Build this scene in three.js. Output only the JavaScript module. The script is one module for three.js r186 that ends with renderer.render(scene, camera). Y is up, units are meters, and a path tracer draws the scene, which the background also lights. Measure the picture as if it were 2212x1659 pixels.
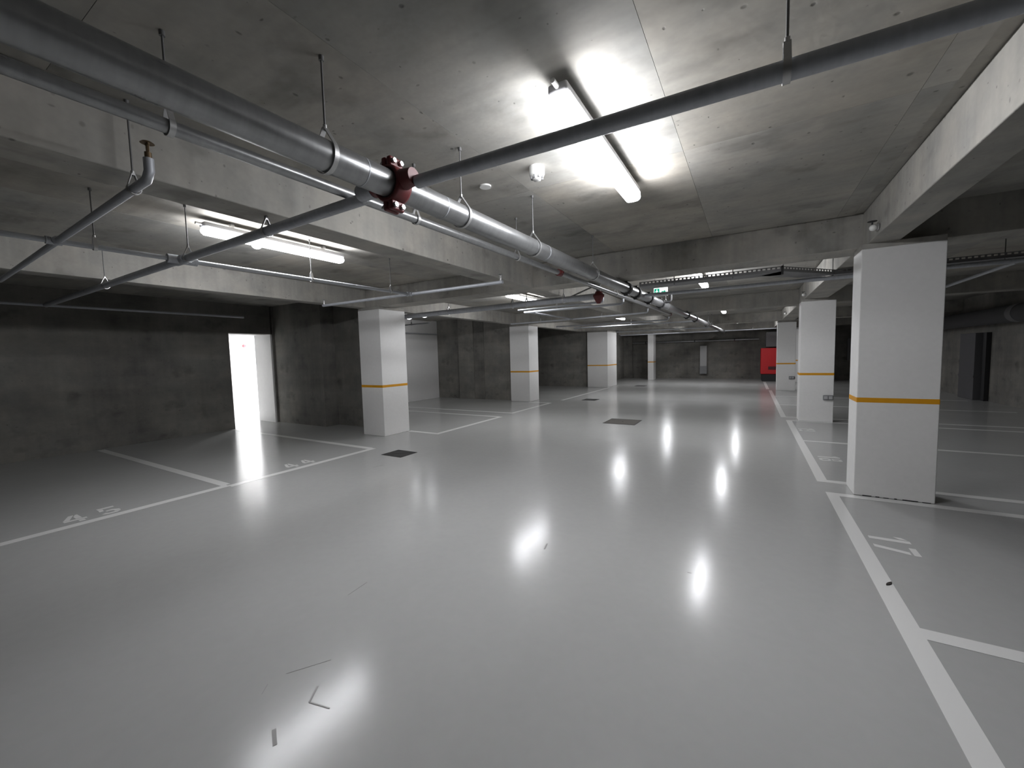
import * as THREE from 'three';
import { RoundedBoxGeometry } from 'three/addons/geometries/RoundedBoxGeometry.js';
import { RectAreaLightUniformsLib } from 'three/addons/lights/RectAreaLightUniformsLib.js';
import { mergeGeometries, toCreasedNormals } from 'three/addons/utils/BufferGeometryUtils.js';

// ---------------------------------------------------------------- camera, exposure, sky
const scene = new THREE.Scene();
scene.background = new THREE.Color(0x000000);            // closed basement: no sky
const rad = Math.PI / 180;
const camera = new THREE.PerspectiveCamera(87.13, 2212 / 1659, 0.05, 100);
camera.position.set(0, 1.5, 0);
camera.rotation.order = 'YXZ';
camera.rotation.set(-4.0 * rad, 30.528 * rad, -1.443 * rad);
const renderer = new THREE.WebGLRenderer({ antialias: true });
renderer.toneMapping = THREE.LinearToneMapping;
renderer.toneMappingExposure = 1.62;
renderer.shadowMap.enabled = true;
RectAreaLightUniformsLib.init();
const LAMP_RADIANCE = 34, LAMP_SIDE = 56;   // batten lamps: lower face, sides of the diffuser
const LOBBY_RADIANCE = 24;       // ceiling panel of the stair lobby
const BULKHEAD_CANDELA = 0.4;

// ---------------------------------------------------------------- dimensions (metres)
const CEIL = 2.83, SOFFIT = 2.5;
const XL = -10.1, XR = 5.4, ZB = -24.3, ZF = 6.0;

// ---------------------------------------------------------------- random and noise
let seed = 12345;
const rnd = () => { seed = (seed * 1664525 + 1013904223) >>> 0; return seed / 4294967296; };
function lattice(n) { const a = new Float32Array(n * n); for (let i = 0; i < a.length; i++) a[i] = rnd(); return a; }
function noiseLayer(size, nx, ny) {                       // tileable value noise, size x size
  const n = Math.max(nx, ny), L = lattice(n), out = new Float32Array(size * size);
  const sx = new Float32Array(size), ix = new Int32Array(size), sy = new Float32Array(size), iy = new Int32Array(size);
  for (let i = 0; i < size; i++) {
    let t = i / size * nx, k = Math.floor(t), f = t - k; ix[i] = k; sx[i] = f * f * (3 - 2 * f);
    t = i / size * ny; k = Math.floor(t); f = t - k; iy[i] = k; sy[i] = f * f * (3 - 2 * f);
  }
  for (let y = 0; y < size; y++) {
    const r0 = (iy[y] % ny) * n, r1 = ((iy[y] + 1) % ny) * n, v = sy[y];
    for (let x = 0; x < size; x++) {
      const a = ix[x] % nx, b = (ix[x] + 1) % nx, u = sx[x];
      const p = L[r0 + a] + (L[r0 + b] - L[r0 + a]) * u, q = L[r1 + a] + (L[r1 + b] - L[r1 + a]) * u;
      out[y * size + x] = p + (q - p) * v;
    }
  }
  return out;
}
function fbm(size, nx, ny, oct, gain = 0.5) {
  const out = new Float32Array(size * size); let amp = 1, sum = 0;
  for (let o = 0; o < oct; o++) {
    const l = noiseLayer(size, nx << o, ny << o);
    for (let i = 0; i < out.length; i++) out[i] += amp * (l[i] - 0.5);
    sum += amp; amp *= gain;
  }
  for (let i = 0; i < out.length; i++) out[i] /= sum * 0.5;     // about -1..1
  return out;
}
const toS = c => { c = Math.min(1, Math.max(0, c)); return 255 * (c <= 0.0031308 ? 12.92 * c : 1.055 * Math.pow(c, 1 / 2.4) - 0.055); };
function colourTexture(size, fn) {                        // fn(i, x, y) -> [r, g, b] linear
  const d = new Uint8Array(size * size * 4);
  for (let y = 0, i = 0; y < size; y++) for (let x = 0; x < size; x++, i++) {
    const c = fn(i, x, y); d[4 * i] = toS(c[0]); d[4 * i + 1] = toS(c[1]); d[4 * i + 2] = toS(c[2]); d[4 * i + 3] = 255;
  }
  return finish(new THREE.DataTexture(d, size, size), true);
}
function greyTexture(size, fn) {
  const d = new Uint8Array(size * size * 4);
  for (let i = 0; i < size * size; i++) { const v = Math.max(0, Math.min(255, 255 * fn(i))); d[4 * i] = d[4 * i + 1] = d[4 * i + 2] = v; d[4 * i + 3] = 255; }
  return finish(new THREE.DataTexture(d, size, size), false);
}
function finish(t, srgb) {
  t.wrapS = t.wrapT = THREE.RepeatWrapping; t.magFilter = THREE.LinearFilter; t.minFilter = THREE.LinearMipmapLinearFilter; t.generateMipmaps = true;
  if (srgb) t.colorSpace = THREE.SRGBColorSpace;
  t.needsUpdate = true; return t;
}
// concrete: broad clouds, blots of release oil, streaks, blowholes
function concrete({ size = 1024, base, clouds = 0.16, blot = 0.3, streakX = 0, streakY = 0, pits = 260, pitDark = 0.5, bands = 0 }) {
  const low = fbm(size, 3, 3, 4, 0.55), mid = fbm(size, 12, 12, 4, 0.6), hi = fbm(size, 128, 128, 2, 0.6), bl = fbm(size, 7, 9, 4, 0.6);
  const sX = streakX ? fbm(size, 3, 40, 3, 0.6) : null, sY = streakY ? fbm(size, 40, 3, 3, 0.6) : null, bd = bands ? fbm(size, 2, 9, 3, 0.5) : null;
  const pit = new Float32Array(size * size);
  for (let k = 0; k < pits; k++) {
    const cx = rnd() * size, cy = rnd() * size, r = 1 + rnd() * rnd() * 5, e = 0.6 + rnd() * 0.9, w = 0.3 + 0.7 * rnd();
    for (let y = Math.floor(cy - 10); y <= cy + 10; y++) for (let x = Math.floor(cx - 10); x <= cx + 10; x++) {
      const d = Math.hypot((x - cx) * e, (y - cy) / e) / r; if (d > 1) continue;
      const i = ((y + size) % size) * size + (x + size) % size; pit[i] = Math.max(pit[i], w * Math.min(1, (1 - d) * 2));
    }
  }
  const map = colourTexture(size, i => {
    let v = 1 + clouds * low[i] + clouds * 0.55 * mid[i] + 0.05 * hi[i];
    if (sX) v += streakX * sX[i]; if (sY) v += streakY * sY[i]; if (bd) v += bands * bd[i];
    v -= blot * Math.min(1, Math.max(0, (bl[i] - 0.28) * 3)) ;
    v *= 1 - pitDark * pit[i];
    const warm = 0.03 * mid[i];
    return [base[0] * v * (1 + warm), base[1] * v, base[2] * v * (1 - warm)];
  });
  const bump = greyTexture(size, i => 0.6 + 0.12 * hi[i] + 0.14 * mid[i] - 0.5 * pit[i]);
  return { map, bump };
}
const LIGHT = 0xfafbff;                                    // cool white tubes
const M = {};
{
  const a = concrete({ base: [0.32, 0.307, 0.279], clouds: 0.3, blot: 0.24, streakX: 0.12, pits: 170, pitDark: 0.55 });
  M.slab = new THREE.MeshStandardMaterial({ map: a.map, bumpMap: a.bump, bumpScale: 0.002, roughness: 0.86 });
  M.slabB = M.slab.clone(); M.slabB.color.setRGB(0.93, 0.94, 0.95);
  M.slabC = M.slab.clone(); M.slabC.color.setRGB(1.05, 1.03, 1.0);
  const b = concrete({ base: [0.35, 0.338, 0.31], clouds: 0.34, blot: 0.26, streakY: 0.14, pits: 420, pitDark: 0.55 });
  M.beam = new THREE.MeshStandardMaterial({ map: b.map, bumpMap: b.bump, bumpScale: 0.002, roughness: 0.88 });
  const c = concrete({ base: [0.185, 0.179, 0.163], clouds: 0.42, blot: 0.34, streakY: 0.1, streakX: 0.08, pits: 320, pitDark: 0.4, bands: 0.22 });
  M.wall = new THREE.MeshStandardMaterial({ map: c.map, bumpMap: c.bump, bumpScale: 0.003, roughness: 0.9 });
  const s = 1024, low = fbm(s, 4, 4, 3), hi = fbm(s, 96, 96, 2);
  const fm = colourTexture(s, i => { const v = 1 + 0.03 * low[i] + 0.02 * hi[i]; return [0.43 * v, 0.433 * v, 0.426 * v]; });
  const fr = greyTexture(s, i => 0.84 + 0.16 * low[i]);
  M.floor = new THREE.MeshPhysicalMaterial({ map: fm, roughness: 0.225, roughnessMap: fr, ior: 1.3 });
  M.line = new THREE.MeshPhysicalMaterial({ color: new THREE.Color().setRGB(0.76, 0.76, 0.75), roughness: 0.22, ior: 1.32 });
  const w = 512, pl = fbm(w, 3, 3, 4), ph = fbm(w, 64, 64, 2);
  const pm = colourTexture(w, i => { const v = 1 + 0.035 * pl[i] + 0.02 * ph[i]; return [0.8 * v, 0.795 * v, 0.785 * v]; });
  M.white = new THREE.MeshStandardMaterial({ map: pm, bumpMap: greyTexture(w, i => 0.5 + 0.3 * ph[i] + 0.2 * pl[i]), bumpScale: 0.0012, roughness: 0.6 });
  M.whiteFlat = new THREE.MeshStandardMaterial({ map: pm, roughness: 0.7 });
  M.amber = new THREE.MeshStandardMaterial({ color: new THREE.Color().setRGB(0.7, 0.32, 0.006), roughness: 0.5 });
  const zl = fbm(w, 6, 6, 4, 0.6), zs = fbm(w, 3, 60, 3, 0.6);
  const zm = colourTexture(w, i => { const v = 1 + 0.16 * zl[i] + 0.12 * zs[i]; return [0.31 * v, 0.315 * v, 0.32 * v]; });
  const zr = greyTexture(w, i => 0.8 + 0.2 * zl[i]);
  M.zinc = new THREE.MeshStandardMaterial({ map: zm, roughnessMap: zr, metalness: 0.75, roughness: 0.4 });
  M.zincDull = new THREE.MeshStandardMaterial({ map: zm, color: new THREE.Color().setRGB(1.36, 1.39, 1.47), roughnessMap: zr, metalness: 0.2, roughness: 0.62 });
}
const std = (r, g, b, roughness = 0.6, metalness = 0, extra = {}) => new THREE.MeshStandardMaterial({ color: new THREE.Color().setRGB(r, g, b), roughness, metalness, ...extra });
M.steel = std(0.5, 0.5, 0.5, 0.4, 0.8);
M.rod = std(0.16, 0.16, 0.16, 0.5, 0.4);
M.redPaint = std(0.115, 0.016, 0.017, 0.5);
M.redBright = std(0.5, 0.012, 0.016, 0.45);
M.black = std(0.018, 0.018, 0.02, 0.6);
M.darkIron = std(0.045, 0.045, 0.045, 0.65, 0.3);
M.rubber = std(0.05, 0.05, 0.052, 0.7);
M.brass = std(0.16, 0.11, 0.06, 0.5, 0.5);
M.greyPaint = std(0.22, 0.225, 0.23, 0.6);
M.greyDim = std(0.09, 0.09, 0.095, 0.7);
M.greyDuct = std(0.2, 0.2, 0.205, 0.6, 0.2);
M.housing = std(0.42, 0.42, 0.43, 0.6);
M.plastic = std(0.72, 0.72, 0.7, 0.45);
M.diffuser = new THREE.MeshStandardMaterial({ color: 0xffffff, roughness: 0.4, emissive: new THREE.Color(LIGHT), emissiveIntensity: 7 });
M.panelGlow = new THREE.MeshStandardMaterial({ color: 0xffffff, roughness: 0.4, emissive: new THREE.Color(LIGHT), emissiveIntensity: 6 });
M.bulkGlow = new THREE.MeshStandardMaterial({ color: 0xffffff, roughness: 0.4, emissive: new THREE.Color(LIGHT), emissiveIntensity: 1.3 });
M.sounder = std(0.6, 0.05, 0.06, 0.4);

// ---------------------------------------------------------------- geometry helpers
const V = (x, y, z) => new THREE.Vector3(x, y, z);
function metric(g, s = 1 / 3, ox = 0, oy = 0) {           // uv in metres (times s), by the side each face looks to
  g = g.index ? g.toNonIndexed() : g;
  const p = g.attributes.position, uv = new Float32Array(p.count * 2), a = V(), b = V(), c = V();
  for (let t = 0; t < p.count; t += 3) {
    a.fromBufferAttribute(p, t); b.fromBufferAttribute(p, t + 1).sub(a); c.fromBufferAttribute(p, t + 2).sub(a);
    b.cross(c); const x = Math.abs(b.x), y = Math.abs(b.y), z = Math.abs(b.z);
    for (let k = 0; k < 3; k++) {
      const X = p.getX(t + k), Y = p.getY(t + k), Z = p.getZ(t + k);
      const [u, v] = y >= x && y >= z ? [X, Z] : x >= z ? [Z, Y] : [X, Y];
      uv[2 * (t + k)] = u * s + ox; uv[2 * (t + k) + 1] = v * s + oy;
    }
  }
  g.setAttribute('uv', new THREE.BufferAttribute(uv, 2)); return g;
}
function box(x0, x1, y0, y1, z0, z1, r = 0) {
  const w = Math.abs(x1 - x0), h = Math.abs(y1 - y0), d = Math.abs(z1 - z0);
  const g = r ? new RoundedBoxGeometry(w, h, d, 2, Math.min(r, w / 2.1, h / 2.1, d / 2.1)) : new THREE.BoxGeometry(w, h, d);
  g.translate((x0 + x1) / 2, (y0 + y1) / 2, (z0 + z1) / 2); return g;
}
function tube(a, b, r, seg = 20, r2 = r) {                // straight round bar from a to b
  const d = b.clone().sub(a), l = d.length(), g = new THREE.CylinderGeometry(r2, r, l, seg, 1);
  g.applyQuaternion(new THREE.Quaternion().setFromUnitVectors(V(0, 1, 0), d.normalize()));
  const m = a.clone().add(b).multiplyScalar(0.5); g.translate(m.x, m.y, m.z); return g;
}
function path(points, r, bend = 0.06, seg = 14) {         // pipe with rounded elbows
  const cp = new THREE.CurvePath();
  let prev = points[0];
  for (let i = 1; i < points.length; i++) {
    const p = points[i], n = points[i + 1];
    if (!n) { cp.add(new THREE.LineCurve3(prev, p)); break; }
    const inn = p.clone().add(prev.clone().sub(p).setLength(bend)), out = p.clone().add(n.clone().sub(p).setLength(bend));
    cp.add(new THREE.LineCurve3(prev, inn)); cp.add(new THREE.QuadraticBezierCurve3(inn, p, out)); prev = out;
  }
  return new THREE.TubeGeometry(cp, 24 * points.length, r, seg, false);
}
const merge = list => mergeGeometries(list.map(g => { g = g.index ? g.toNonIndexed() : g; for (const k of Object.keys(g.attributes)) if (!['position', 'normal', 'uv'].includes(k)) g.deleteAttribute(k); return g; }));

// ---------------------------------------------------------------- scene helpers
const taken = {};
function numbered(n) { const k = taken[n] = (taken[n] ?? -1) + 1; return k ? `${n}_${String(k).padStart(3, '0')}` : n; }
function shadows(o) { o.castShadow = o.receiveShadow = true; return o; }
function thing(name, label, category, at = [0, 0, 0], group) {
  const o = new THREE.Group(); o.name = numbered(name); o.position.set(...at); o.userData = { label, category };
  if (group) o.userData.group = group;
  scene.add(o); return o;
}
function part(parent, name, geo, mat, label) {            // geo in world coordinates
  const m = shadows(new THREE.Mesh(geo, mat)); m.name = name;
  let o = parent; const off = V();
  while (o && o !== scene) { off.add(o.position); o = o.parent; }
  geo.translate(-off.x, -off.y, -off.z); parent.add(m);
  if (label) m.userData.label = label;
  return m;
}
function solo(name, label, category, geo, mat, group) {   // a thing of one mesh
  const m = shadows(new THREE.Mesh(geo, mat)); m.name = numbered(name);
  geo.computeBoundingBox(); const b = geo.boundingBox, c = V((b.min.x + b.max.x) / 2, b.min.y, (b.min.z + b.max.z) / 2);
  geo.translate(-c.x, -c.y, -c.z); m.position.copy(c);
  m.userData = { label, category }; if (group) m.userData.group = group;
  scene.add(m); return m;
}
function struct(name, geo, mat, label, category) {
  const m = shadows(new THREE.Mesh(geo, mat)); m.name = name; m.userData = { kind: 'structure', label, category };
  scene.add(m); return m;
}

// ================================================================ THE SETTING
function wavyFloor(x0, x1, z0, z1) {                      // hand-trowelled coat: swells of a fraction of a millimetre
  const nx = Math.round((x1 - x0) / 0.12), nz = Math.round((z1 - z0) / 0.12), g = new THREE.PlaneGeometry(x1 - x0, z1 - z0, nx, nz).rotateX(-Math.PI / 2).translate((x0 + x1) / 2, 0, (z0 + z1) / 2);
  const N = 256, a = fbm(N, 26, 26, 2, 0.4), p = g.attributes.position, uv = g.attributes.uv;
  const at = (u, v) => { const x = ((u % N) + N) % N, y = ((v % N) + N) % N, i = Math.floor(x), j = Math.floor(y), f = x - i, h = y - j, k = (q, r) => a[(r % N) * N + q % N]; return (k(i, j) * (1 - f) + k(i + 1, j) * f) * (1 - h) + (k(i, j + 1) * (1 - f) + k(i + 1, j + 1) * f) * h; };
  for (let i = 0; i < p.count; i++) { const x = p.getX(i), z = p.getZ(i); p.setY(i, -0.0006 + 0.00055 * at(x * 13, z * 13)); uv.setXY(i, x / 4, z / 4); }
  g.computeVertexNormals();
  const skirt = metric(box(x0, x1, -0.25, -0.004, z0, z1), 1 / 4);
  return merge([g, skirt]);
}
const floor = struct('floor', wavyFloor(-14.6, XR + 0.3, ZB - 0.3, ZF + 0.3), M.floor, 'glossy light grey epoxy floor of the parking garage', 'floor');
const GR = 0.02;                                          // depth of the grooves between formwork sheets
const ceiling = struct('ceiling', metric(box(XL - 0.3, XR + 0.3, CEIL + GR, CEIL + 0.27, ZB - 0.3, ZF + 0.3)), M.slab, 'bare concrete slab ceiling of the garage', 'ceiling');
{ // imprints of the formwork sheets: proud panels with open joints between them and along the beams
  const g = 0.0009, mats = [M.slab, M.slabB, M.slab, M.slabC, M.slabB]; let k = 0;
  const Z = [[ZF, 4.2, 1.8, -0.6, -3.0, -5.37], [-5.88, -8.2, -10.6, -11.28], [-11.72, -14.1, -16.5, -17.08], [-17.52, -19.9, -22.3, -22.88], [-23.37, ZB]];
  const X = [[0.89, 0.75, -0.4, -1.55, -2.74], [-3.13, -3.55, -4.75, -5.95, -6.43], [XR, 3.8, 2.6, 1.35], [-6.7, -8.4, XL]];
  for (const z of Z) for (const x of X) for (let i = 0; i + 1 < z.length; i++) for (let j = 0; j + 1 < x.length; j++)
    part(ceiling, 'formwork_panel', metric(box(x[j + 1] + g, x[j] - g, CEIL, CEIL + GR, z[i + 1] + g, z[i] - g), 1 / 3, 0.17 * k, 0.31 * k), mats[k++ % mats.length]);
}
// left wall with the lobby doorway
const DZ0 = -5.58, DZ1 = -4.65, DH = 2.17;
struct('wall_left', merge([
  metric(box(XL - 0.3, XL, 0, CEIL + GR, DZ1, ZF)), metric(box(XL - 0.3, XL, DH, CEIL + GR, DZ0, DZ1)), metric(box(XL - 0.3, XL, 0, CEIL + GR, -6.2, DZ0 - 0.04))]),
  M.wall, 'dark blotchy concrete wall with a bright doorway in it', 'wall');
struct('wall_alcove', metric(box(XL - 0.2, XL, 0, CEIL + GR, -11.9, -6.2)), M.white, 'white painted side wall of the parking recess behind the near left column', 'wall');
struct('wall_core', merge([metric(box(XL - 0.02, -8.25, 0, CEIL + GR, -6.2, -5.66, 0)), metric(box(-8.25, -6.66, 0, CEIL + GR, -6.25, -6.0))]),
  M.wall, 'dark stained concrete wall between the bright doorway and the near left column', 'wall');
const wallRecess = struct('wall_recess', metric(box(XL - 0.2, -6.84, 0, CEIL + GR, -12.1, -11.7)), M.wall, 'rough patchy concrete wall at the end of the parking recess', 'wall');
part(wallRecess, 'pilaster', metric(box(-9.08, -8.42, 0, CEIL + GR, -11.7, -11.64, 0.004), 1 / 3, 0.4, 0.2), M.wall);
part(wallRecess, 'pilaster', metric(box(-8.42, -8.0, 0, CEIL + GR, -11.7, -11.68), 1 / 3, 0.7, 0.1), M.wall);
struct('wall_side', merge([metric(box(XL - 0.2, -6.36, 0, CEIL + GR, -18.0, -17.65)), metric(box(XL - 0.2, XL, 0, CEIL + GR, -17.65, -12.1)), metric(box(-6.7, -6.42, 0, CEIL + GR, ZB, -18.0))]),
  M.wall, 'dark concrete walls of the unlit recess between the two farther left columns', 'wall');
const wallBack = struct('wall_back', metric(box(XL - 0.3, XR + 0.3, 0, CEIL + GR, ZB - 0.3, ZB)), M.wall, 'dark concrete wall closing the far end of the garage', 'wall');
part(wallBack, 'pilaster', metric(box(-6.42, -5.95, 0, CEIL + GR, ZB, ZB + 0.3)), M.wall);
struct('wall_right', metric(box(XR, XR + 0.3, 0, CEIL + GR, ZB, ZF)), M.wall, 'dim concrete wall along the right side of the garage', 'wall');
struct('wall_rear', metric(box(XL - 0.3, XR + 0.3, 0, CEIL + GR, ZF, ZF + 0.3)), M.wall, 'concrete wall behind the viewer', 'wall');
// stair lobby behind the doorway: passage, then an opening to the right into the lit room
struct('wall_lobby', merge([
  metric(box(-10.86, XL - 0.03, 0, DH, DZ0 - 0.13, DZ0)),                       // white return of the passage
  metric(box(-13.3, -12.2, 0, DH, DZ0 - 0.13, DZ0)),
  metric(box(-13.5, -13.2, 0, 2.75, -8.6, -3.9)), metric(box(-13.5, XL - 0.3, 0, 2.4, -4.1, -3.9)),
  metric(box(-13.5, -10.3, 0, 2.75, -8.6, -8.4)), metric(box(-10.5, -10.3, 0, 2.75, -8.6, DZ0 - 0.13))]),
  M.whiteFlat, 'white walls of the lit lobby seen through the doorway', 'wall');
struct('ceiling_lobby', merge([metric(box(-13.5, XL - 0.3, DH, DH + 0.2, DZ0 - 0.13, -3.9)), metric(box(-13.5, -10.3, 2.6, 2.8, -8.6, DZ0 - 0.13)), metric(box(-13.3, -10.4, DH + 0.2, 2.6, DZ0 - 0.13, DZ0 - 0.05))]),
  M.whiteFlat, 'white ceiling of the lobby behind the doorway', 'ceiling');
{
  const t = thing('ceiling_panel_light', 'bright ceiling light inside the lobby behind the doorway', 'lamp', [-11.75, 2.54, -6.9]);
  part(t, 'frame', box(-12.45, -11.05, 2.56, 2.6, -7.6, -6.2, 0.006), M.plastic);
  part(t, 'diffuser', box(-12.4, -11.1, 2.545, 2.565, -7.55, -6.25, 0.006), M.panelGlow);
  const l = new THREE.RectAreaLight(LIGHT, LOBBY_RADIANCE, 1.3, 1.3); l.position.set(0, -0.005, 0); l.rotation.x = -Math.PI / 2; t.add(l);
}
{
  const t = thing('fire_alarm_sounder', 'small red fire alarm sounder on the bright lobby wall', 'alarm', [-13.2, 2.0, -6.45]);
  part(t, 'base', tube(V(-13.2, 2.0, -6.45), V(-13.16, 2.0, -6.45), 0.055), M.plastic);
  part(t, 'dome', tube(V(-13.16, 2.0, -6.45), V(-13.09, 2.0, -6.45), 0.05, 20, 0.035), M.sounder);
}

// ================================================================ BEAMS
function beam(x0, x1, z0, z1, label, name = 'concrete_beam') {
  return solo(name, label, 'beam', metric(box(x0, x1, SOFFIT, CEIL + GR - 0.0005, z0, z1, 0.008), 1 / 3, rnd(), rnd()), M.beam);
}
const CB = [[-5.83, -5.42], [-11.7, -11.3], [-17.5, -17.1], [-23.35, -22.9]];
CB.forEach(([z0, z1], i) => beam(-6.7, XR, z0, z1, ['nearest concrete cross beam spanning behind the lamps', 'second concrete cross beam beyond the cable tray', 'third concrete cross beam near the far end', 'farthest concrete cross beam before the dark end wall'][i]));
const bays = [[CB[0][1], ZF], [CB[1][1], CB[0][0]], [CB[2][1], CB[1][0]], [CB[3][1], CB[2][0]]], bayName = ['in the nearest bay', 'in the second bay', 'in the third bay', 'in the farthest bay'];
bays.forEach(([z0, z1], i) => {
  beam(0.97 - 0.03 * Math.min(i, 1), 1.21 + 0.12 * Math.min(i, 1), z0, z1, `concrete beam along the right column row ${bayName[i]}`);
  beam(-3.08, -2.79, z0, z1, `concrete beam along the middle of the ceiling ${bayName[i]}`);
  beam(-6.68, -6.45, z0, z1, `concrete beam along the left column row ${bayName[i]}`);
});

// ================================================================ COLUMNS
function column(x0, x1, z0, z1, label, white = 2.45) {
  const t = thing('column', label, 'column', [(x0 + x1) / 2, 0, (z0 + z1) / 2]);
  part(t, 'shaft', metric(box(x0, x1, 0, white, z0, z1, 0.008), 1 / 2, rnd(), rnd()), M.white);
  part(t, 'concrete_head', metric(box(x0 + 0.004, x1 - 0.004, white, SOFFIT, z0 + 0.004, z1 - 0.004, 0), 1 / 3), M.beam, 'bare concrete strip under the beam');
  part(t, 'stripe', box(x0 - 0.0015, x1 + 0.0015, 0.945, 1.0, z0 - 0.0015, z1 + 0.0015, 0.008), M.amber, 'amber painted stripe');
  return t;
}
column(0.93, 1.53, -5.58, -5.22, 'nearest white column on the right with a broad amber stripe');
{ // chipped paint along the foot of the nearest column
  const c = scene.children.find(o => o.name === 'column');
  for (const [x0, x1] of [[1.0, 1.07], [1.1, 1.13], [1.16, 1.2], [1.24, 1.26], [1.3, 1.41], [1.44, 1.5]]) part(c, 'chipped_edge', box(x0, x1, 0.001, 0.006 + 0.004 * rnd(), -5.2195, -5.2175), M.black);
}
column(0.89, 1.46, -10.58, -10.2, 'second white column on the right, with a socket near its foot');
column(0.85, 1.41, -17.9, -17.5, 'third white column on the right, beside the red machine');
column(1.75, 2.35, -22.5, -22.1, 'white column glimpsed between the second and third right columns');
column(-6.67, -6.07, -6.06, -5.4, 'near left white column beside the dark concrete wall');
column(-6.83, -6.12, -12.16, -11.5, 'second white column on the left, beside the parking recess');
column(-6.33, -5.4, -18.9, -17.5, 'wide third white column on the left');
column(-4.8, -4.5, -23.4, -22.8, 'slim white column standing before the dark end wall');
for (const [x, y, z, l] of [[1.37, 0.5, -10.2, 'grey double socket low on the second right column'], [1.3, 0.47, -17.5, 'grey double socket low on the third right column']]) {
  const t = thing('power_socket', l, 'socket', [x, y - 0.05, z]);
  part(t, 'back_box', box(x - 0.085, x + 0.085, y - 0.05, y + 0.05, z, z + 0.045, 0.012), M.greyPaint);
  for (const s of [-1, 1]) part(t, 'outlet_cover', box(x + s * 0.038 - 0.03, x + s * 0.038 + 0.03, y - 0.03, y + 0.03, z + 0.045, z + 0.055, 0.006), M.housing);
}

// ================================================================ FLOOR MARKINGS
const LT = 0.0012;
function stripeX(x0, x1, z, w = 0.1, n = 'parking_line') { part(floor, n, box(Math.min(x0, x1), Math.max(x0, x1), 0, LT, z - w / 2, z + w / 2), M.line); }
function stripeZ(x, z0, z1, w = 0.1) { part(floor, 'parking_line', box(x - w / 2, x + w / 2, 0, LT, Math.min(z0, z1), Math.max(z0, z1)), M.line); }
// right row
stripeZ(0.75, 3.0, -5.2); stripeZ(0.725, -5.58, -10.2); stripeZ(0.66, -10.62, -17.45); stripeZ(0.60, -17.95, -22.0);
stripeX(0.8, 5.0, -5.15); stripeX(0.8, 5.0, -2.8); stripeX(0.8, 5.0, -0.4); stripeX(0.775, 5.0, -5.63); stripeX(0.775, 5.0, -7.99, 0.09); stripeX(0.775, 5.0, -10.15); stripeX(0.71, 5.0, -10.67); stripeX(0.71, 5.0, -13.0); stripeX(0.71, 5.0, -15.3);
// left row
stripeZ(-5.5, 3.0, -2.4); stripeZ(-5.45, -2.4, -4.6); stripeX(-5.5, -10.0, -4.57); stripeX(-5.55, -10.0, -2.4); stripeX(-5.55, -10.0, -0.1);
stripeZ(-5.3, -6.0, -8.4); stripeX(-5.3, -6.05, -6.04); stripeX(-5.35, -9.9, -8.38); stripeX(-5.4, -9.9, -9.05); stripeZ(-5.35, -9.0, -11.4); stripeX(-5.35, -6.1, -11.4);
stripeZ(-5.3, -12.2, -17.4);
// stencilled stall numbers: strokes in a 0.6 x 1 cell, origin lower left
const GLYPH = {
  1: [[[0.24, 0], [0.45, 0], [0.45, 1], [0.24, 1]], [[0.02, 0.66], [0.18, 0.78], [0.18, 0.97], [0.02, 0.85]]],
  4: [[[0.34, 0], [0.5, 0], [0.5, 0.18], [0.34, 0.18]], [[0.0, 0.24], [0.6, 0.24], [0.6, 0.38], [0.0, 0.38]], [[0.0, 0.42], [0.17, 0.42], [0.4, 1], [0.26, 1]], [[0.34, 0.44], [0.5, 0.44], [0.5, 1], [0.44, 1], [0.34, 0.74]]],
  5: [[[0.08, 0.84], [0.56, 0.84], [0.56, 1], [0.08, 1]], [[0.05, 0.5], [0.18, 0.54], [0.21, 0.8], [0.08, 0.8]], [[0.22, 0.5], [0.42, 0.54], [0.58, 0.38], [0.58, 0.22], [0.42, 0.22], [0.4, 0.36], [0.3, 0.4], [0.22, 0.38]], [[0.02, 0.12], [0.14, 0.0], [0.42, 0.0], [0.57, 0.16], [0.41, 0.17], [0.34, 0.13], [0.2, 0.13], [0.14, 0.2]]],
  7: [[[0.0, 0.84], [0.58, 0.84], [0.58, 1], [0.0, 1]], [[0.1, 0], [0.31, 0], [0.56, 0.78], [0.36, 0.78]]],
  8: [[[0.0, 0.12], [0.12, 0.0], [0.26, 0.0], [0.26, 0.12], [0.16, 0.16], [0.16, 0.38], [0.26, 0.42], [0.26, 0.53], [0.1, 0.5], [0.0, 0.4]], [[0.6, 0.12], [0.48, 0.0], [0.33, 0.0], [0.33, 0.12], [0.44, 0.16], [0.44, 0.38], [0.33, 0.42], [0.33, 0.53], [0.5, 0.5], [0.6, 0.4]], [[0.05, 0.62], [0.14, 0.56], [0.26, 0.58], [0.19, 0.66], [0.19, 0.84], [0.26, 0.88], [0.26, 1], [0.14, 1], [0.05, 0.9]], [[0.55, 0.62], [0.46, 0.56], [0.33, 0.58], [0.41, 0.66], [0.41, 0.84], [0.33, 0.88], [0.33, 1], [0.46, 1], [0.55, 0.9]]],
  9: [[[0.0, 0.6], [0.12, 0.48], [0.26, 0.46], [0.26, 0.58], [0.16, 0.62], [0.16, 0.84], [0.26, 0.88], [0.26, 1], [0.12, 1], [0.0, 0.88]], [[0.6, 0.3], [0.44, 0.3], [0.44, 0.84], [0.33, 0.88], [0.33, 1], [0.48, 1], [0.6, 0.88]], [[0.02, 0.16], [0.16, 0.0], [0.44, 0.0], [0.6, 0.14], [0.6, 0.24], [0.44, 0.22], [0.4, 0.13], [0.2, 0.13], [0.16, 0.2]]]
};
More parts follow.
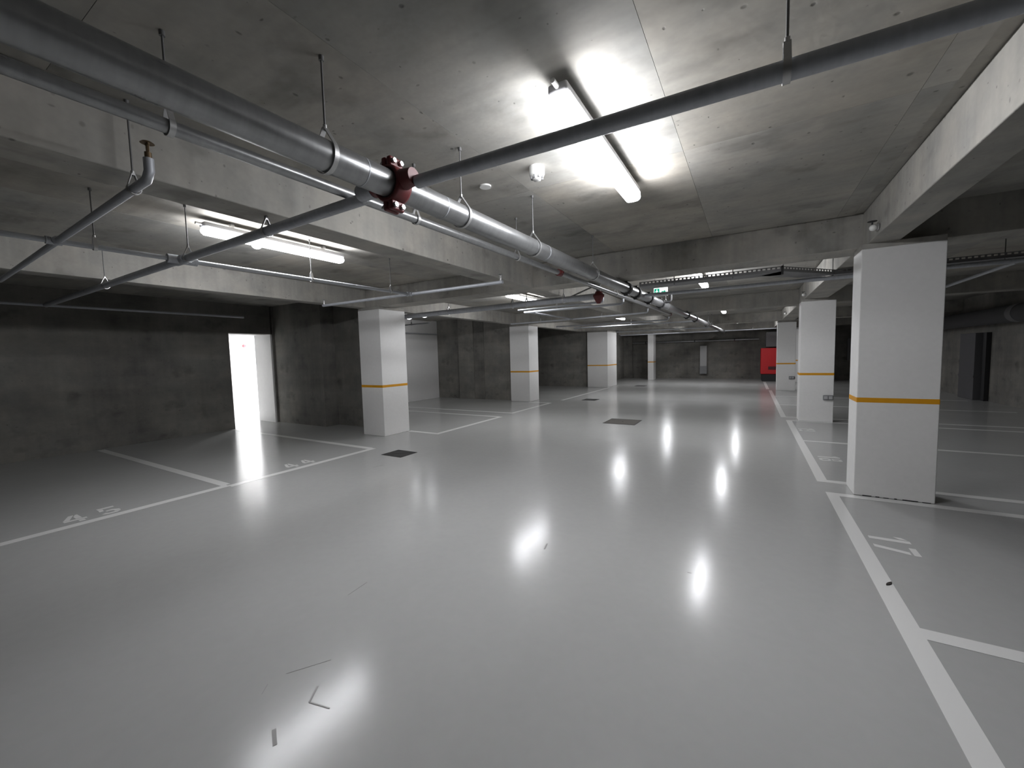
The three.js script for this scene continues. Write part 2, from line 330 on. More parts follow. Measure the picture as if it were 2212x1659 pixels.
function stall(digits, ox, oz, up, size, adv) {           // up = +1: tops point to +x (right row), -1: to -x (left row)
  [...digits].forEach((d, i) => {
    const gs = GLYPH[d].map(poly => {
      const s = new THREE.Shape(poly.map(([a, b]) => new THREE.Vector2(a, b))), g = new THREE.ExtrudeGeometry(s, { depth: LT, bevelEnabled: false });
      const m = new THREE.Matrix4();                      // shape x -> reading direction, y -> up of the digit, z -> height
      m.makeBasis(V(0, 0, up), V(up, 0, 0), V(0, 1, 0));
      g.scale(size * 0.95, size, 1); g.applyMatrix4(m); if (true) g.translate(ox, 0, oz + up * i * adv); return g;
    });
    const g = merge(gs); part(floor, 'stall_number', g, M.line, `white stencilled digit ${d}`);
  });
}
stall('17', 0.83, -4.17, 1, 0.245, 0.19); stall('18', 0.83, -6.97, 1, 0.245, 0.16); stall('19', 0.8, -9.25, 1, 0.245, 0.16);
stall('45', -5.6, -1.06, -1, 0.28, 0.25); stall('44', -5.55, -3.22, -1, 0.27, 0.25); 
// scuffs on the floor paint
for (const [x, z, a, l, w] of [[-1.677, -1.011, -0.978, 0.088, 0.009], [-1.599, -0.986, 0.224, 0.110, 0.006], [-1.849, -1.100, 0.967, 0.198, 0.003], [-1.621, -0.805, -0.470, 0.083, 0.016], [-1.362, -2.769, -1.352, 0.096, 0.012], [-2.201, -1.669, 1.648, 0.156, 0.003], [-4.482, -3.839, 1.433, 0.170, 0.006], [-1.901, -0.917, 2.228, 0.057, 0.003], [-0.333, -2.875, 0.019, 0.026, 0.006]]) {
  const g = box(-l / 2, l / 2, 0, 0.0006, -w / 2, w / 2); g.rotateY(a); g.translate(x, 0, z); part(floor, 'scuff_mark', g, std(0.31, 0.305, 0.3, 0.5));
}
{
  const s = new THREE.Shape(); s.moveTo(0, 0); s.quadraticCurveTo(0.022, 0.03, 0.004, 0.07); s.quadraticCurveTo(-0.014, 0.03, 0, 0);
  const g = new THREE.ExtrudeGeometry(s, { depth: 0.003, bevelEnabled: true, bevelSize: 0.001, bevelThickness: 0.001, bevelSegments: 1 }); g.rotateX(-Math.PI / 2); g.rotateY(-0.5); g.translate(0.76, 0.0022, -3.28);
  solo('dry_leaf', 'tiny dark dry leaf lying on the right white line', 'leaf', g, std(0.035, 0.03, 0.026, 0.8));
}
// drains
function drain(x0, x1, z0, z1, label, mat, grate) {
  const t = thing('floor_drain', label, 'drain', [(x0 + x1) / 2, 0, (z0 + z1) / 2]), h = 0.004, f = 0.018;
  part(t, 'frame', merge([box(x0, x1, 0, h, z0, z0 + f), box(x0, x1, 0, h, z1 - f, z1), box(x0, x0 + f, 0, h, z0 + f, z1 - f), box(x1 - f, x1, 0, h, z0 + f, z1 - f)]), M.darkIron);
  part(t, 'cover_plate', box(x0 + f + 0.003, x1 - f - 0.003, 0, h - 0.001, z0 + f + 0.003, z1 - f - 0.003), mat);
  const cx = (x0 + x1) / 2, cz = (z0 + z1) / 2;
  if (grate) for (const s of [-1, 1]) { const g = box(-0.18, 0.18, 0, h + 0.001, -0.004, 0.004); g.rotateY(s * 0.75); g.translate(cx, 0, cz); part(t, 'rib', g, M.darkIron); }
  else part(t, 'lifting_eye', tube(V(cx, 0.003, cz), V(cx, 0.006, cz), 0.02), M.darkIron);
}
const rusty = std(0.075, 0.068, 0.06, 0.75);
drain(-4.97, -4.55, -4.69, -4.33, 'dark square drain cover on the floor near the left white line', M.darkIron, true);
drain(-2.72, -2.04, -9.1, -8.42, 'large brownish square pit cover in the middle of the aisle', rusty, false);
drain(-4.7, -4.25, -12.85, -12.4, 'dark square drain cover between the second and third left columns', M.darkIron, true);
drain(-4.45, -4.0, -18.8, -18.35, 'small distant drain cover before the slim white column', M.darkIron, true);

// ================================================================ LAMPS
const LY = 2.675;                                          // underside of the suspended battens
function batten(x, z, label, { sensor = false, len = 1.47 } = {}) {
  const t = thing('batten_lamp', label, 'lamp', [x, LY, z]), h = len / 2;
  part(t, 'housing', box(x - 0.05, x + 0.05, LY + 0.065, LY + 0.11, z - h, z + h, 0.012), M.housing);
  const s = new THREE.Shape(); s.moveTo(-0.055, 0.066); s.lineTo(-0.058, 0.03); s.quadraticCurveTo(-0.055, 0.0, -0.02, 0.0); s.lineTo(0.02, 0.0); s.quadraticCurveTo(0.055, 0.0, 0.058, 0.03); s.lineTo(0.055, 0.066); s.closePath();
  const g = new THREE.ExtrudeGeometry(s, { depth: len - 0.05, bevelEnabled: true, bevelSize: 0.0, bevelThickness: 0.0, bevelSegments: 1, curveSegments: 8 }); g.translate(x, LY, z - h + 0.025);
  part(t, 'diffuser', g, M.diffuser);
  for (const e of [-1, 1]) {
    const c = new THREE.SphereGeometry(0.056, 16, 10); c.scale(1, 0.6, 0.6); c.translate(x, LY + 0.035, z + e * (h - 0.024)); part(t, 'end_cap', c, M.diffuser);
    part(t, 'ceiling_bracket', box(x - 0.02, x + 0.02, LY + 0.11, CEIL, z + e * (h - 0.25) - 0.015, z + e * (h - 0.25) + 0.015), M.steel);
  }
  const cg = tube(V(x, LY + 0.09, z + h - 0.005), V(x, LY + 0.09, z + h + 0.05), 0.012); part(t, 'cable_gland', cg, M.plastic);
  if (sensor) { const d = new THREE.SphereGeometry(0.045, 16, 10); d.scale(1, 0.7, 1); d.translate(x + 0.03, LY - 0.01, z + 0.28); part(t, 'motion_sensor', d, M.diffuser, 'small round sensor dome'); }
  const L = (w, hgt, px, py, rx, ry) => { const l = new THREE.RectAreaLight(LIGHT, ry ? LAMP_SIDE : LAMP_RADIANCE, w, hgt); l.position.set(px, py, 0); l.rotation.set(rx, ry, 0); t.add(l); };
  L(0.1, len - 0.06, 0, -0.004, -Math.PI / 2, 0);
  L(len - 0.06, 0.055, 0.061, 0.034, 0, -Math.PI / 2); L(len - 0.06, 0.055, -0.061, 0.034, 0, Math.PI / 2);
  return t;
}
batten(-0.803, -2.584, 'lit batten lamp on the nearest ceiling, crossed by a grey pipe');
batten(-4.31, -2.565, 'lit batten lamp above the left stalls, with a small sensor dome', { sensor: true });
batten(-4.209, -7.782, 'lit batten lamp half hidden behind the horizontal pipe by the second left column');
batten(-0.744, -7.831, 'lit batten lamp under the cable tray');
batten(-3.915, -13.900, 'distant lit lamp left of the main pipe');
batten(-0.724, -13.997, 'distant lit lamp right of the main pipe');
batten(-0.489, -19.870, 'farthest lit lamp on the right, near the end wall');
batten(-3.328, -19.870, 'farthest lit lamp on the left, near the slim column');
for (const [x, z, l] of [[-8.37, -9.16, 'round bulkhead lamp in the recess, the one farther from the column'], [-9.09, -9.26, 'round bulkhead lamp in the recess, partly behind the near left column']]) {
  const t = thing('bulkhead_lamp', l, 'lamp', [x, 2.7, z]);
  part(t, 'base', tube(V(x, 2.77, z), V(x, CEIL, z), 0.1), M.plastic);
  const d = new THREE.SphereGeometry(0.095, 20, 12); d.scale(1, 0.75, 1); d.translate(x, 2.765, z); part(t, 'glass_bulb', d, M.bulkGlow);
  const p = new THREE.PointLight(LIGHT, BULKHEAD_CANDELA); p.position.set(0, 0.03, 0); p.castShadow = true; p.shadow.radius = 4.4; t.add(p);
}
// emergency exit sign
{
  const c = document.createElement('canvas'); c.width = 256; c.height = 128; const g = c.getContext('2d');
  g.fillStyle = '#f4fffb'; g.fillRect(0, 0, 256, 128); g.fillStyle = '#0f7d63'; g.fillRect(8, 10, 104, 108);
  g.fillStyle = '#f4fffb'; g.beginPath(); g.arc(62, 32, 10, 0, 7); g.fill();
  g.lineWidth = 11; g.strokeStyle = '#f4fffb'; g.lineCap = 'round'; g.beginPath(); g.moveTo(60, 46); g.lineTo(54, 74); g.lineTo(74, 92); g.lineTo(70, 110); g.moveTo(54, 74); g.lineTo(44, 92); g.lineTo(24, 98); g.moveTo(60, 50); g.lineTo(82, 62); g.moveTo(58, 50); g.lineTo(36, 60); g.stroke();
  g.fillStyle = '#0f7d63'; g.fillRect(150, 56, 56, 16); g.beginPath(); g.moveTo(238, 64); g.lineTo(200, 38); g.lineTo(200, 90); g.fill();
  const tx = new THREE.CanvasTexture(c); tx.colorSpace = THREE.SRGBColorSpace;
  const z = -7.2, x = -1.31, y = 2.44, t = thing('exit_sign', 'small green and white emergency exit sign beside the main pipe', 'sign', [x, y, z]);
  part(t, 'case', box(x - 0.11, x + 0.11, y, y + 0.14, z - 0.05, z, 0.006), M.plastic);
  part(t, 'sign_face', new THREE.PlaneGeometry(0.21, 0.13).translate(x, y + 0.07, z + 0.002), new THREE.MeshStandardMaterial({ map: tx, emissive: 0xffffff, emissiveMap: tx, emissiveIntensity: 1.1, roughness: 0.4 }));
  for (const s of [-1, 1]) part(t, 'suspension_rod', tube(V(x + s * 0.09, y + 0.14, z - 0.025), V(x + s * 0.09, CEIL, z - 0.025), 0.004, 8), M.rod);
}
// smoke detector and ceiling disc
{
  const x = -1.32, z = -2.66, t = thing('smoke_detector', 'white smoke detector on the ceiling left of the nearest lamp', 'detector', [x, 2.74, z]);
  part(t, 'base', tube(V(x, 2.8, z), V(x, CEIL, z), 0.055, 28), M.plastic);
  part(t, 'dome', new THREE.LatheGeometry([[0.0, 0], [0.028, 0.0], [0.034, 0.012], [0.052, 0.03], [0.055, 0.04], [0.055, 0.06]].map(([a, b]) => new THREE.Vector2(a, b)), 28).translate(x, 2.74, z), M.plastic);
  for (let k = 0; k < 8; k++) { const g = box(-0.005, 0.005, 2.746, 2.768, 0.036, 0.047); g.rotateY(k * Math.PI / 4); g.translate(x, 0, z); part(t, 'vent_slot', g, M.greyPaint); }
  solo('blank_cover', 'small round white cover plate on the ceiling beside the main pipe', 'cover', tube(V(-1.8, CEIL - 0.012, -2.72), V(-1.8, CEIL, -2.72), 0.045, 28), M.plastic);
}

// ================================================================ PIPES
const PY = 2.42;
const mainX = z => -1.655 - 0.0265 * (z + 0.5);           // the main runs a little off the beam lines
const RM = 0.068;
function hangerGeo(r, up, w) {                            // pear-shaped strap seen along the pipe (x-y), thickness along z
  const out = (rr, top) => { const s = new THREE.Path(); const a0 = 35 * rad; s.moveTo(0.006, top); s.lineTo(Math.cos(a0) * rr, Math.sin(a0) * rr); s.absarc(0, 0, rr, a0, Math.PI - a0, true); s.lineTo(-0.006, top); s.closePath(); return s; };
  const o = out(r + 0.008, up), sh = new THREE.Shape(o.getPoints(24)); sh.holes.push(new THREE.Path(out(r + 0.005, up - 0.01).getPoints(24).reverse()));
  return new THREE.ExtrudeGeometry(sh, { depth: w, bevelEnabled: false }).translate(0, 0, -w / 2);
}
const hangCache = {};
function hanger(x, y, z, r, alongX, label, group, top = CEIL) {
  const t = thing('pipe_hanger', label, 'hanger', [x, y, z], group), up = r + 0.055, k = `${r}|${alongX}`;
  const strap = (hangCache[k] ??= alongX ? hangerGeo(r, up, 0.022).rotateY(Math.PI / 2) : hangerGeo(r, up, 0.022)).clone().translate(x, y, z);
  part(t, 'strap', strap, M.steel);
  part(t, 'rod', tube(V(x, y + up - 0.012, z), V(x, top, z), 0.0045, 8), M.rod);
  part(t, 'nut', tube(V(x, y + up - 0.004, z), V(x, y + up + 0.012, z), 0.009, 6), M.steel);
  part(t, 'anchor', tube(V(x, top - 0.02, z), V(x, top, z), 0.011, 8), M.rod);
}
function uvPipe(g, l) { const u = g.attributes.uv; for (let i = 0; i < u.count; i++) u.setY(i, u.getY(i) * l); return g; }
function pipeRun(name, label, a, b, r, mat, group) {
  const l = a.distanceTo(b);
  return solo(name, label, 'pipe', uvPipe(tube(a, b, r, r > 0.05 ? 32 : 18), l), mat, group);
}
// main sprinkler pipe, with grooved couplings
{
  const a = V(mainX(4.5), 2.405, 4.5), b = V(mainX(-22.3), 2.405, -22.3), t = thing('main_pipe', 'thick galvanised main pipe running the length of the ceiling', 'pipe', [mainX(0), 2.33, 0]);
  const zs = [4.5, -0.22, -6.0, -11.9, -17.6, -22.3];
  for (let i = 0; i + 1 < zs.length; i++) part(t, 'pipe_length', uvPipe(tube(V(mainX(zs[i]), 2.405, zs[i]), V(mainX(zs[i + 1]), 2.405, zs[i + 1]), RM, 36), 5), M.zinc);
  for (const z of [-0.22, -5.8, -6.3, -7.1, -8.0, -11.0, -12.4, -15.1]) {
    const c = part(t, 'coupling', tube(V(mainX(z + 0.035), 2.405, z + 0.035), V(mainX(z - 0.035), 2.405, z - 0.035), RM + 0.018, 32), M.darkIron, 'dark grooved pipe coupling');
    for (const s of [-1, 1]) part(c, 'bolt_lug', box(mainX(z) - 0.03, mainX(z) + 0.03, 2.405 + s * (RM + 0.018) - 0.015, 2.405 + s * (RM + 0.018) + 0.015, z - 0.03, z + 0.03, 0.006), M.darkIron);
  }
  for (const z of [-1.38, -1.95, -3.3, -4.9, -10.1]) part(t, 'seam_ring', tube(V(mainX(z), 2.405, z + 0.003), V(mainX(z), 2.405, z - 0.003), RM + 0.0012, 32), M.zincDull);
  part(t, 'end_cap', tube(V(mainX(-22.3), 2.405, -22.3), V(mainX(-22.36), 2.405, -22.36), RM + 0.006, 28), M.darkIron);
}
const mainHang = 'hangers along the thick main pipe';
[[-1.2, 'pear strap hanger on the main pipe just before the dark red clamp'], [-2.15, 'pear strap hanger on the main pipe just beyond the dark red clamp'], [-3.1, 'pear strap hanger on the main pipe below the smoke detector'], [-4.5, 'pear strap hanger on the main pipe in front of the nearest cross beam'], [-8.5, 'pear strap hanger on the main pipe beyond the cable tray'], [-15.6, 'pear strap hanger far along the main pipe'], [-16.6, 'last visible pear strap hanger on the main pipe']]
  .forEach(([z, l]) => hanger(mainX(z), 2.405, z, RM, false, l, mainHang));
// small pipe beside the main
const smallX = z => -2.045 - 0.0262 * (z + 0.7), SY = 2.46, RS = 0.029;
{
  const t = thing('secondary_pipe', 'slimmer galvanised pipe running beside the thick main pipe', 'pipe', [smallX(0), 2.4, 0]);
  part(t, 'pipe_length', uvPipe(tube(V(smallX(4.5), SY, 4.5), V(smallX(-4.45), SY, -4.45), RS, 24), 8), M.zinc);
  part(t, 'pipe_length', uvPipe(tube(V(smallX(-4.45), SY, -4.45), V(smallX(-11.1), SY, -11.1), RS, 24), 8), M.zinc);
  part(t, 'end_cap', tube(V(smallX(-11.05), SY, -11.05), V(smallX(-11.14), SY, -11.14), RS + 0.008, 20), M.redPaint, 'red end cap');
  const c = part(t, 'coupling', tube(V(smallX(-4.42), SY, -4.42), V(smallX(-4.5), SY, -4.5), RS + 0.01, 20), M.redPaint, 'red pipe coupling');
  for (const s of [-1, 1]) part(c, 'bolt_lug', box(smallX(-4.46) + s * 0.035 - 0.012, smallX(-4.46) + s * 0.035 + 0.02 * (s > 0 ? 1 : 1), SY - 0.012, SY + 0.012, -4.48, -4.44, 0.004), M.redPaint);
}
[[-0.78, 'small strap hanger of the slim pipe at the dark upper left'], [-2.15, 'small strap hanger of the slim pipe beside the dark red clamp'], [-3.5, 'small strap hanger of the slim pipe before the nearest cross beam'], [-6.6, 'small strap hanger of the slim pipe beyond the nearest cross beam']].forEach(([z, l]) => hanger(smallX(z), SY, z, RS, false, l, 'hangers along the slim pipe'));
// dark red clamp joining the two branches to the main
{
  const z = -1.58, x = mainX(z), y = 2.405, t = thing('pipe_clamp', 'dark red bolted branch clamp around the thick main pipe', 'clamp', [x, y, z]);
  const ring = new THREE.LatheGeometry([[RM + 0.004, -0.05], [RM + 0.02, -0.05], [RM + 0.026, -0.035], [RM + 0.026, 0.035], [RM + 0.02, 0.05], [RM + 0.004, 0.05], [RM + 0.004, -0.05]].map(([a, b]) => new THREE.Vector2(a, b)), 36).rotateX(Math.PI / 2).translate(x, y, z);
  part(t, 'saddle', ring, M.redPaint);
  for (const s of [-1, 1]) {
    part(t, 'outlet_boss', tube(V(x + s * 0.08, y + 0.012, z), V(x + s * 0.15, y + 0.014, z), 0.052, 24, 0.042), M.redPaint);
    const lug = part(t, 'bolt_lug', merge([box(x - 0.034, x - 0.004, y + s * 0.108 - 0.026, y + s * 0.108 + 0.026, z - 0.045, z + 0.045, 0.01), box(x + 0.004, x + 0.034, y + s * 0.108 - 0.026, y + s * 0.108 + 0.026, z - 0.045, z + 0.045, 0.01)]), M.redPaint);
    for (const e of [-1, 1]) part(lug, 'bolt', merge([tube(V(x - 0.06, y + s * 0.11, z + e * 0.024), V(x + 0.05, y + s * 0.11, z + e * 0.024), 0.007, 10), tube(V(x + 0.034, y + s * 0.11, z + e * 0.024), V(x + 0.048, y + s * 0.11, z + e * 0.024), 0.0135, 6), tube(V(x - 0.048, y + s * 0.11, z + e * 0.024), V(x - 0.034, y + s * 0.11, z + e * 0.024), 0.0135, 6)]), M.steel, 'bright steel bolt');
  }
  part(t, 'reducer', tube(V(x - 0.14, y + 0.014, z), V(x - 0.25, y + 0.014, z), 0.047, 24, 0.043), M.zincDull, 'grey threaded reducer on the left outlet');
}
// cross branch of the nearest bay
const RB = 0.032, BY = 2.397, BZ = -1.6;
pipeRun('branch_pipe', 'grey branch pipe rising to the right across the nearest lamp', V(mainX(BZ) + 0.152, BY, BZ), V(XR - 0.02, BY, -1.8), RB, M.zincDull);
function head(parent, x, y, z, mat) {                     // upright sprinkler: nipple, frame arms, deflector
  const h = part(parent, 'sprinkler_head', tube(V(x, y, z), V(x, y + 0.03, z), 0.014, 14), mat);
  part(h, 'frame_arms', merge([tube(V(x - 0.012, y + 0.03, z), V(x - 0.015, y + 0.07, z), 0.003, 8), tube(V(x + 0.012, y + 0.03, z), V(x + 0.015, y + 0.07, z), 0.003, 8), tube(V(x, y + 0.03, z), V(x, y + 0.068, z), 0.004, 8), box(x - 0.018, x + 0.018, y + 0.066, y + 0.072, z - 0.004, z + 0.004)]), mat);
  part(h, 'deflector', tube(V(x, y + 0.072, z), V(x, y + 0.079, z), 0.028, 20, 0.02), mat);
}
{
  const X = z => -4.29 + 0.046 * (-0.65 - z), xe = mainX(BZ) - 0.252, bz = x => BZ + (x - xe) * 0.012;
  const t = thing('sprinkler_pipework', 'grey pipe network above the left stalls, branching from the red clamp with two sprinkler arms', 'pipework', [X(-2), BY - 0.02, -2]);
  part(t, 'branch_length', uvPipe(tube(V(-8.75, BY, bz(-8.75)), V(xe, BY, BZ), RB, 20), 7), M.zincDull);
  part(t, 'range_length', tube(V(X(3), BY, 3), V(X(-4.23), BY, -4.23), 0.019, 16), M.zincDull);
  part(t, 'tee', merge([tube(V(X(-1.55), BY, -1.53), V(X(-1.74), BY, -1.74), 0.037, 18), tube(V(X(-1.63) - 0.09, BY, bz(-4.3)), V(X(-1.63) + 0.09, BY, bz(-4.1)), 0.04, 18)]), M.zincDull);
  for (const z of [-0.9, -4.23]) part(t, 'tee', merge([tube(V(X(z), BY, z + 0.05), V(X(z), BY, z - 0.03), 0.028, 16), tube(V(X(z) - 0.05, BY, z), V(X(z) + 0.05, BY, z), 0.028, 16)]), M.zincDull);
  part(t, 'arm', path([V(-6.6, BY, -0.97), V(-2.5, BY, -0.86), V(-2.5, BY + 0.09, -0.86)], 0.021, 0.045), M.zincDull);
  head(t, -2.5, BY + 0.088, -0.86, M.brass);
  part(t, 'arm', tube(V(-6.05, BY, -4.22), V(-2.6, BY, -4.25), 0.021, 16), M.zincDull);
  head(t, -2.63, BY + 0.018, -4.25, M.steel); head(t, -6.02, BY + 0.018, -4.22, M.steel);
  part(t, 'wall_range_length', tube(V(-8.95, BY, 3), V(-8.7, BY, -4.3), 0.02, 14), M.zincDull);
  const G = 'hangers of the left pipe network';
  hanger(-2.88, BY, bz(-2.88), RB, true, 'strap hanger of the left branch pipe under the middle beam', G, SOFFIT);
  hanger(-4.1, BY, bz(-4.1), RB, true, 'strap hanger of the left branch pipe beside the tee', G);
  hanger(-6.2, BY, bz(-6.2), RB, true, 'strap hanger of the left branch pipe before the left beam', G);
  hanger(X(-1.1), BY, -1.1, 0.019, false, 'thin strap hanger on the range pipe before the tee', G);
  hanger(X(-2.8), BY, -2.8, 0.019, false, 'thin strap hanger on the range pipe beside the left lamp', G);
  hanger(X(-3.9), BY, -3.9, 0.019, false, 'thin strap hanger on the range pipe near its far end', G);
  hanger(-2.72, BY, -0.866, 0.021, true, 'strap hanger on the upper left sprinkler pipe', G);
  hanger(-8.85, BY, 0, 0.02, false, 'thin hanger on the pipe of the dark left bay', G);
}
hanger(0.09, BY, -1.642, RB, true, 'strap hanger of the right branch pipe near the top of the picture');
function arm(a, b, r, label, end, group) {                 // horizontal sprinkler pipe; its end b may turn up
  if (!end) return pipeRun('sprinkler_pipe', label, a, b, r, M.zincDull, group);
  return solo('sprinkler_pipe', label, 'pipe', path([a, b, V(b.x, b.y + 0.09, b.z)], r, 0.045), M.zincDull, group);
}
// second bay, left of the main
{
  const x = -2.1, z = -6.36, dz = q => -6.38 - 0.045 * (-2.2 - q), t = thing('drain_pipe', 'grey horizontal pipe from the near left column to a red funnel', 'pipe', [-4, 2.37, -6.5]);
  part(t, 'pipe_length', uvPipe(tube(V(-6.6, 2.42, dz(-6.6)), V(x - 0.05, 2.42, dz(x)), 0.05, 24), 4), M.zincDull);
  part(t, 'funnel', new THREE.LatheGeometry([[0.012, 0], [0.03, 0.0], [0.092, 0.11], [0.095, 0.135], [0.07, 0.15], [0.05, 0.19], [0.035, 0.19]].map(([a, b]) => new THREE.Vector2(a, b)), 8).translate(x, 2.3, z), M.redPaint, 'dark red tapered funnel');
  part(t, 'riser', tube(V(x, 2.48, z), V(x, CEIL - 0.001, z), 0.035, 16), M.greyDuct);
  part(t, 'brace', tube(V(x - 0.5, 2.455, dz(x - 0.5)), V(x - 0.02, 2.6, z), 0.012, 10), M.greyDuct);
  for (const [hx, l] of [[-5.3, 'strap hanger on the grey drain pipe nearest the left column'], [-3.75, 'strap hanger on the grey drain pipe at its middle'], [-3.45, 'strap hanger on the grey drain pipe right of its middle'], [-2.72, 'strap hanger on the grey drain pipe near the red funnel']]) hanger(hx, 2.42, dz(hx), 0.05, true, l, 'hangers of the grey drain pipe');
}
const armG = 'sprinkler pipes of the farther bays';
arm(V(-4.1, PY, -7.28), V(-2.28, PY, -7.14), 0.019, 'sprinkler pipe with an upturned end just below the grey pipe', 1, armG);
arm(V(-4.2, PY, -7.72), V(-2.06, PY, -7.66), 0.023, 'lower dark sprinkler pipe with a tall upturned end left of the main pipe', 1, armG);
pipeRun('range_pipe', 'short pale range pipe between the dark arm and the pale arms of the second bay', V(-4.1, PY, -7.75), V(-4.02, PY, -9.99), 0.018, M.zincDull);
arm(V(-6.0, PY, -10.2), V(-4.1, PY, -10.06), 0.02, 'pale sprinkler pipe above the second left column', 0, armG);
arm(V(-4.02, PY, -10.05), V(-2.05, PY, -9.75), 0.02, 'pale sprinkler pipe with a turned end above the distant left lamp', 1, armG);
arm(V(-5.55, PY, -12.4), V(-2.04, PY, -12.44), 0.022, 'dark sprinkler pipe beyond the second cross beam', 1, armG);
arm(V(-5.4, PY, -13.6), V(mainX(-13.66) - RM - 0.004, PY, -13.66), 0.022, 'sprinkler pipe joining the main pipe in the third bay', 0, armG);
arm(V(-5.1, PY, -17.8), V(mainX(-17.8) - RM - 0.004, PY, -17.81), 0.022, 'sprinkler pipe above the third left column', 0, armG);
arm(V(-5.9, PY, -21.4), V(mainX(-21.4) - RM - 0.004, PY, -21.4), 0.025, 'brightly lit sprinkler pipe before the end wall, left of the main pipe', 0, armG);
arm(V(mainX(-21.6) + RM + 0.004, PY, -21.6), V(1.0, PY, -21.4), 0.025, 'brightly lit sprinkler pipe before the end wall, right of the main pipe', 0, armG);
[[-5.0, -10.13, 'thin hanger on the pale pipe above the second left column'], [-3.2, -7.19, 'thin hanger on the sprinkler pipe just below the grey pipe'], [-3.2, -9.93, 'thin hanger on the pale arm above the distant left lamp'], [-3.6, -12.42, 'thin hanger on the dark arm beyond the second cross beam'], [-3.4, -13.63, 'thin hanger on the arm of the third bay'], [-4.2, -21.4, 'thin hanger on the lit arm left of the slim column'], [0.1, -21.46, 'thin hanger on the lit arm right of the main pipe']].forEach(([x, z, l]) => hanger(x, PY, z, 0.025, true, l, 'hangers of the farther arms'));
hanger(-8.0, PY, -8.23, 0.018, true, 'thin hanger of the sprinkler pipe in the recess');
arm(V(-9.6, PY, -8.3), V(-7.35, PY, -8.2), 0.018, 'sprinkler pipe in the recess behind the near left column', 0, armG);
pipeRun('wall_pipe', 'thin dark pipe along the white recess wall', V(XL + 0.06, 2.36, -6.3), V(XL + 0.06, 2.36, -11.6), 0.016, M.zincDull);
// second bay, right of the main: pipe under the tray, loop
pipeRun('branch_pipe', 'dark pipe below the cable tray running from the main pipe to the right', V(mainX(-6.55) + RM + 0.004, 2.385, -6.55), V(XR - 0.02, 2.385, -6.6), 0.026, M.zincDull);
{
  const x = mainX(-8.1);
  solo('riser_loop', 'dark bent pipe looping over the main pipe below the exit sign', 'pipe', path([V(x + 0.1, 2.41, -7.9), V(x + 0.2, 2.41, -7.9), V(x + 0.2, 2.56, -7.9), V(x - 0.25, 2.56, -7.75)].map(v => v), 0.024, 0.05), M.darkIron);
}
// cable tray with slotted sides
{
  const t = thing('cable_tray', 'perforated grey cable tray with a bend below the nearest cross beam', 'cable tray', [-0.4, 2.43, -6.1]);
  const Y0 = 2.43, H = 0.06, Wd = 0.28;
  function run(a, b, holes) {                              // a, b: front edge points on plan [x, z]
    const dx = b[0] - a[0], dz = b[1] - a[1], l = Math.hypot(dx, dz), ang = Math.atan2(-dz, dx);
    const put = g => g.rotateY(ang).translate(a[0], 0, a[1]);
    const side = zoff => {
      const s = new THREE.Shape([[0, Y0], [l, Y0], [l, Y0 + H], [0, Y0 + H]].map(p => new THREE.Vector2(...p)));
      for (let x = 0.03; holes && x < l - 0.05; x += 0.05) s.holes.push(new THREE.Path([[x, Y0 + 0.032], [x, Y0 + 0.05], [x + 0.03, Y0 + 0.05], [x + 0.03, Y0 + 0.032]].map(p => new THREE.Vector2(...p))));
      return new THREE.ExtrudeGeometry(s, { depth: 0.0015, bevelEnabled: false }).translate(0, 0, zoff);
    };
    part(t, 'side_rail', put(side(0)), M.greyDuct); part(t, 'side_rail', put(side(-Wd)), M.greyDuct);
    part(t, 'tray_bottom', put(box(0, l, Y0, Y0 + 0.0015, -Wd, 0)), M.greyDuct);
  }
  run([-1.36, -5.92], [0.32, -5.9], true); run([0.32, -5.9], [0.92, -6.6], true); run([0.92, -6.6], [XR - 0.02, -6.62], true);
  for (const [x, z] of [[-0.9, -5.93], [-0.2, -5.93], [0.33, -5.95], [0.9, -6.62], [2.4, -6.65]]) part(t, 'suspension_rod', tube(V(x, Y0 - 0.02, z), V(x, z > -5.83 ? SOFFIT : CEIL, z), 0.005, 8), M.rod);
  part(t, 'support_clip', box(0.31, 0.335, Y0 - 0.04, Y0 + 0.065, -5.895, -5.88, 0.003), M.darkIron);
}
// sidewall sprinkler heads on the right beam
[[0.965, 2.555, -4.8, 'pale sidewall sprinkler head on the right beam beside the nearest column'], [0.935, 2.56, -9.9, 'small sidewall sprinkler head above the second right column'], [0.935, 2.56, -14.7, 'distant sidewall sprinkler head on the right beam']].forEach(([x, y, z, l]) => {
  const t = thing('sidewall_sprinkler', l, 'sprinkler', [x, y, z]);
  part(t, 'rosette', tube(V(x, y, z), V(x - 0.012, y, z), 0.03, 18), M.steel);
  part(t, 'body', new THREE.SphereGeometry(0.028, 16, 12).translate(x - 0.038, y - 0.004, z), M.plastic);
  part(t, 'deflector', tube(V(x - 0.045, y + 0.05, z), V(x - 0.045, y + 0.054, z), 0.034, 18), M.darkIron);
  part(t, 'frame_arms', tube(V(x - 0.045, y + 0.02, z), V(x - 0.045, y + 0.05, z), 0.007, 8), M.darkIron);
});
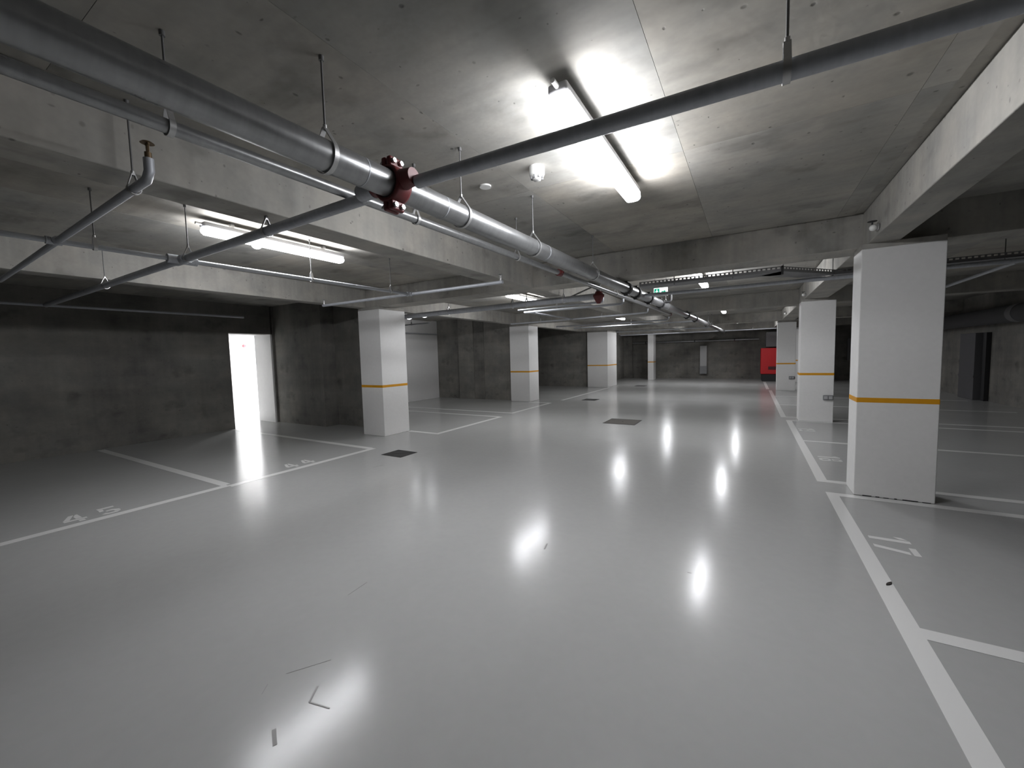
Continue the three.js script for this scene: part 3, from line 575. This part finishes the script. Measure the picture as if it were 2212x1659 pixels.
// right side, in the dark
pipeRun('range_pipe', 'dim pipe slanting behind the nearest right column', V(2.6, PY, -6.95), V(2.72, PY, -11.2), 0.022, M.zincDull);
{
  const t = thing('air_duct', 'dim round air duct high along the right wall', 'duct', [5.12, 1.97, -15]);
  part(t, 'duct_body', tube(V(5.12, 2.17, -9), V(5.12, 2.17, -19), 0.2, 32), M.greyDim);
  for (const z of [-13.4, -17.3]) part(t, 'joint_ring', tube(V(5.12, 2.17, z + 0.12), V(5.12, 2.17, z - 0.12), 0.206, 32), M.greyDuct, 'paler joint ring');
}
{
  const t = thing('vertical_duct', 'dim grey rectangular duct dropping down the right wall', 'duct', [5.2, 0, -16]);
  part(t, 'shaft', box(5.18, XR - 0.004, 0, 1.8, -16.5, -15.6, 0.01), M.greyDim);
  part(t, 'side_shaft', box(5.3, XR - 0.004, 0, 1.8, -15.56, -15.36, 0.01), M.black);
  part(t, 'joint_band', box(5.17, XR - 0.004, 0.6, 0.66, -16.51, -15.59, 0.004), M.greyDim);
}
{
  const t = thing('wall_cabinet', 'dim grey electrical cabinet on the far wall between the two nearer right columns', 'cabinet', [4.4, 0.9, ZB]);
  part(t, 'body', box(3.9, 4.7, 0.9, 1.9, ZB, ZB + 0.25, 0.01), M.greyPaint);
  part(t, 'door', box(3.94, 4.66, 0.94, 1.86, ZB + 0.25, ZB + 0.262, 0.004), M.greyDuct);
}
// far end
{
  const t = thing('generator', 'red machine cabinet on a black base at the far right', 'machine', [1.05, 0, -23]);
  part(t, 'base', box(0.5, 1.62, 0, 0.34, -23.7, -22.4, 0.01), M.black);
  part(t, 'canopy', box(0.45, 1.65, 0.34, 1.56, -23.75, -22.35, 0.03), M.redBright);
  const p = part(t, 'front_panel', box(0.75, 1.35, 0.55, 0.7, -22.35, -22.34, 0.002), std(0.06, 0.006, 0.008, 0.5), 'dark lettering strip');
}
solo('exhaust_plenum', 'grey box duct above the red machine', 'duct', box(0.68, 1.6, 1.62, SOFFIT - 0.16, ZB + 0.004, -23.4, 0.01), M.greyPaint);
{
  const t = thing('wall_duct', 'pale grey box duct fixed to the dark end wall', 'duct', [-2.15, 0.26, ZB]);
  part(t, 'upper_casing', box(-2.33, -2.0, 0.68, 1.78, ZB, ZB + 0.2, 0.008), std(0.4, 0.4, 0.4, 0.6));
  part(t, 'lower_casing', box(-2.34, -1.99, 0.26, 0.68, ZB, ZB + 0.21, 0.008), M.greyPaint, 'darker lower section');
}
{
  const t = thing('wall_pipe', 'long pipe fixed high along the dark end wall', 'pipe', [-3, 2.0, ZB + 0.1]);
  part(t, 'pipe_length', tube(V(-6.4, 2.06, ZB + 0.12), V(0.4, 2.04, ZB + 0.12), 0.05, 20), M.zinc);
  for (const x of [-5.2, -2.6, -0.7]) part(t, 'bracket', box(x - 0.02, x + 0.02, 1.98, 2.12, ZB, ZB + 0.18, 0.004), M.darkIron);
}
renderer.render(scene, camera);
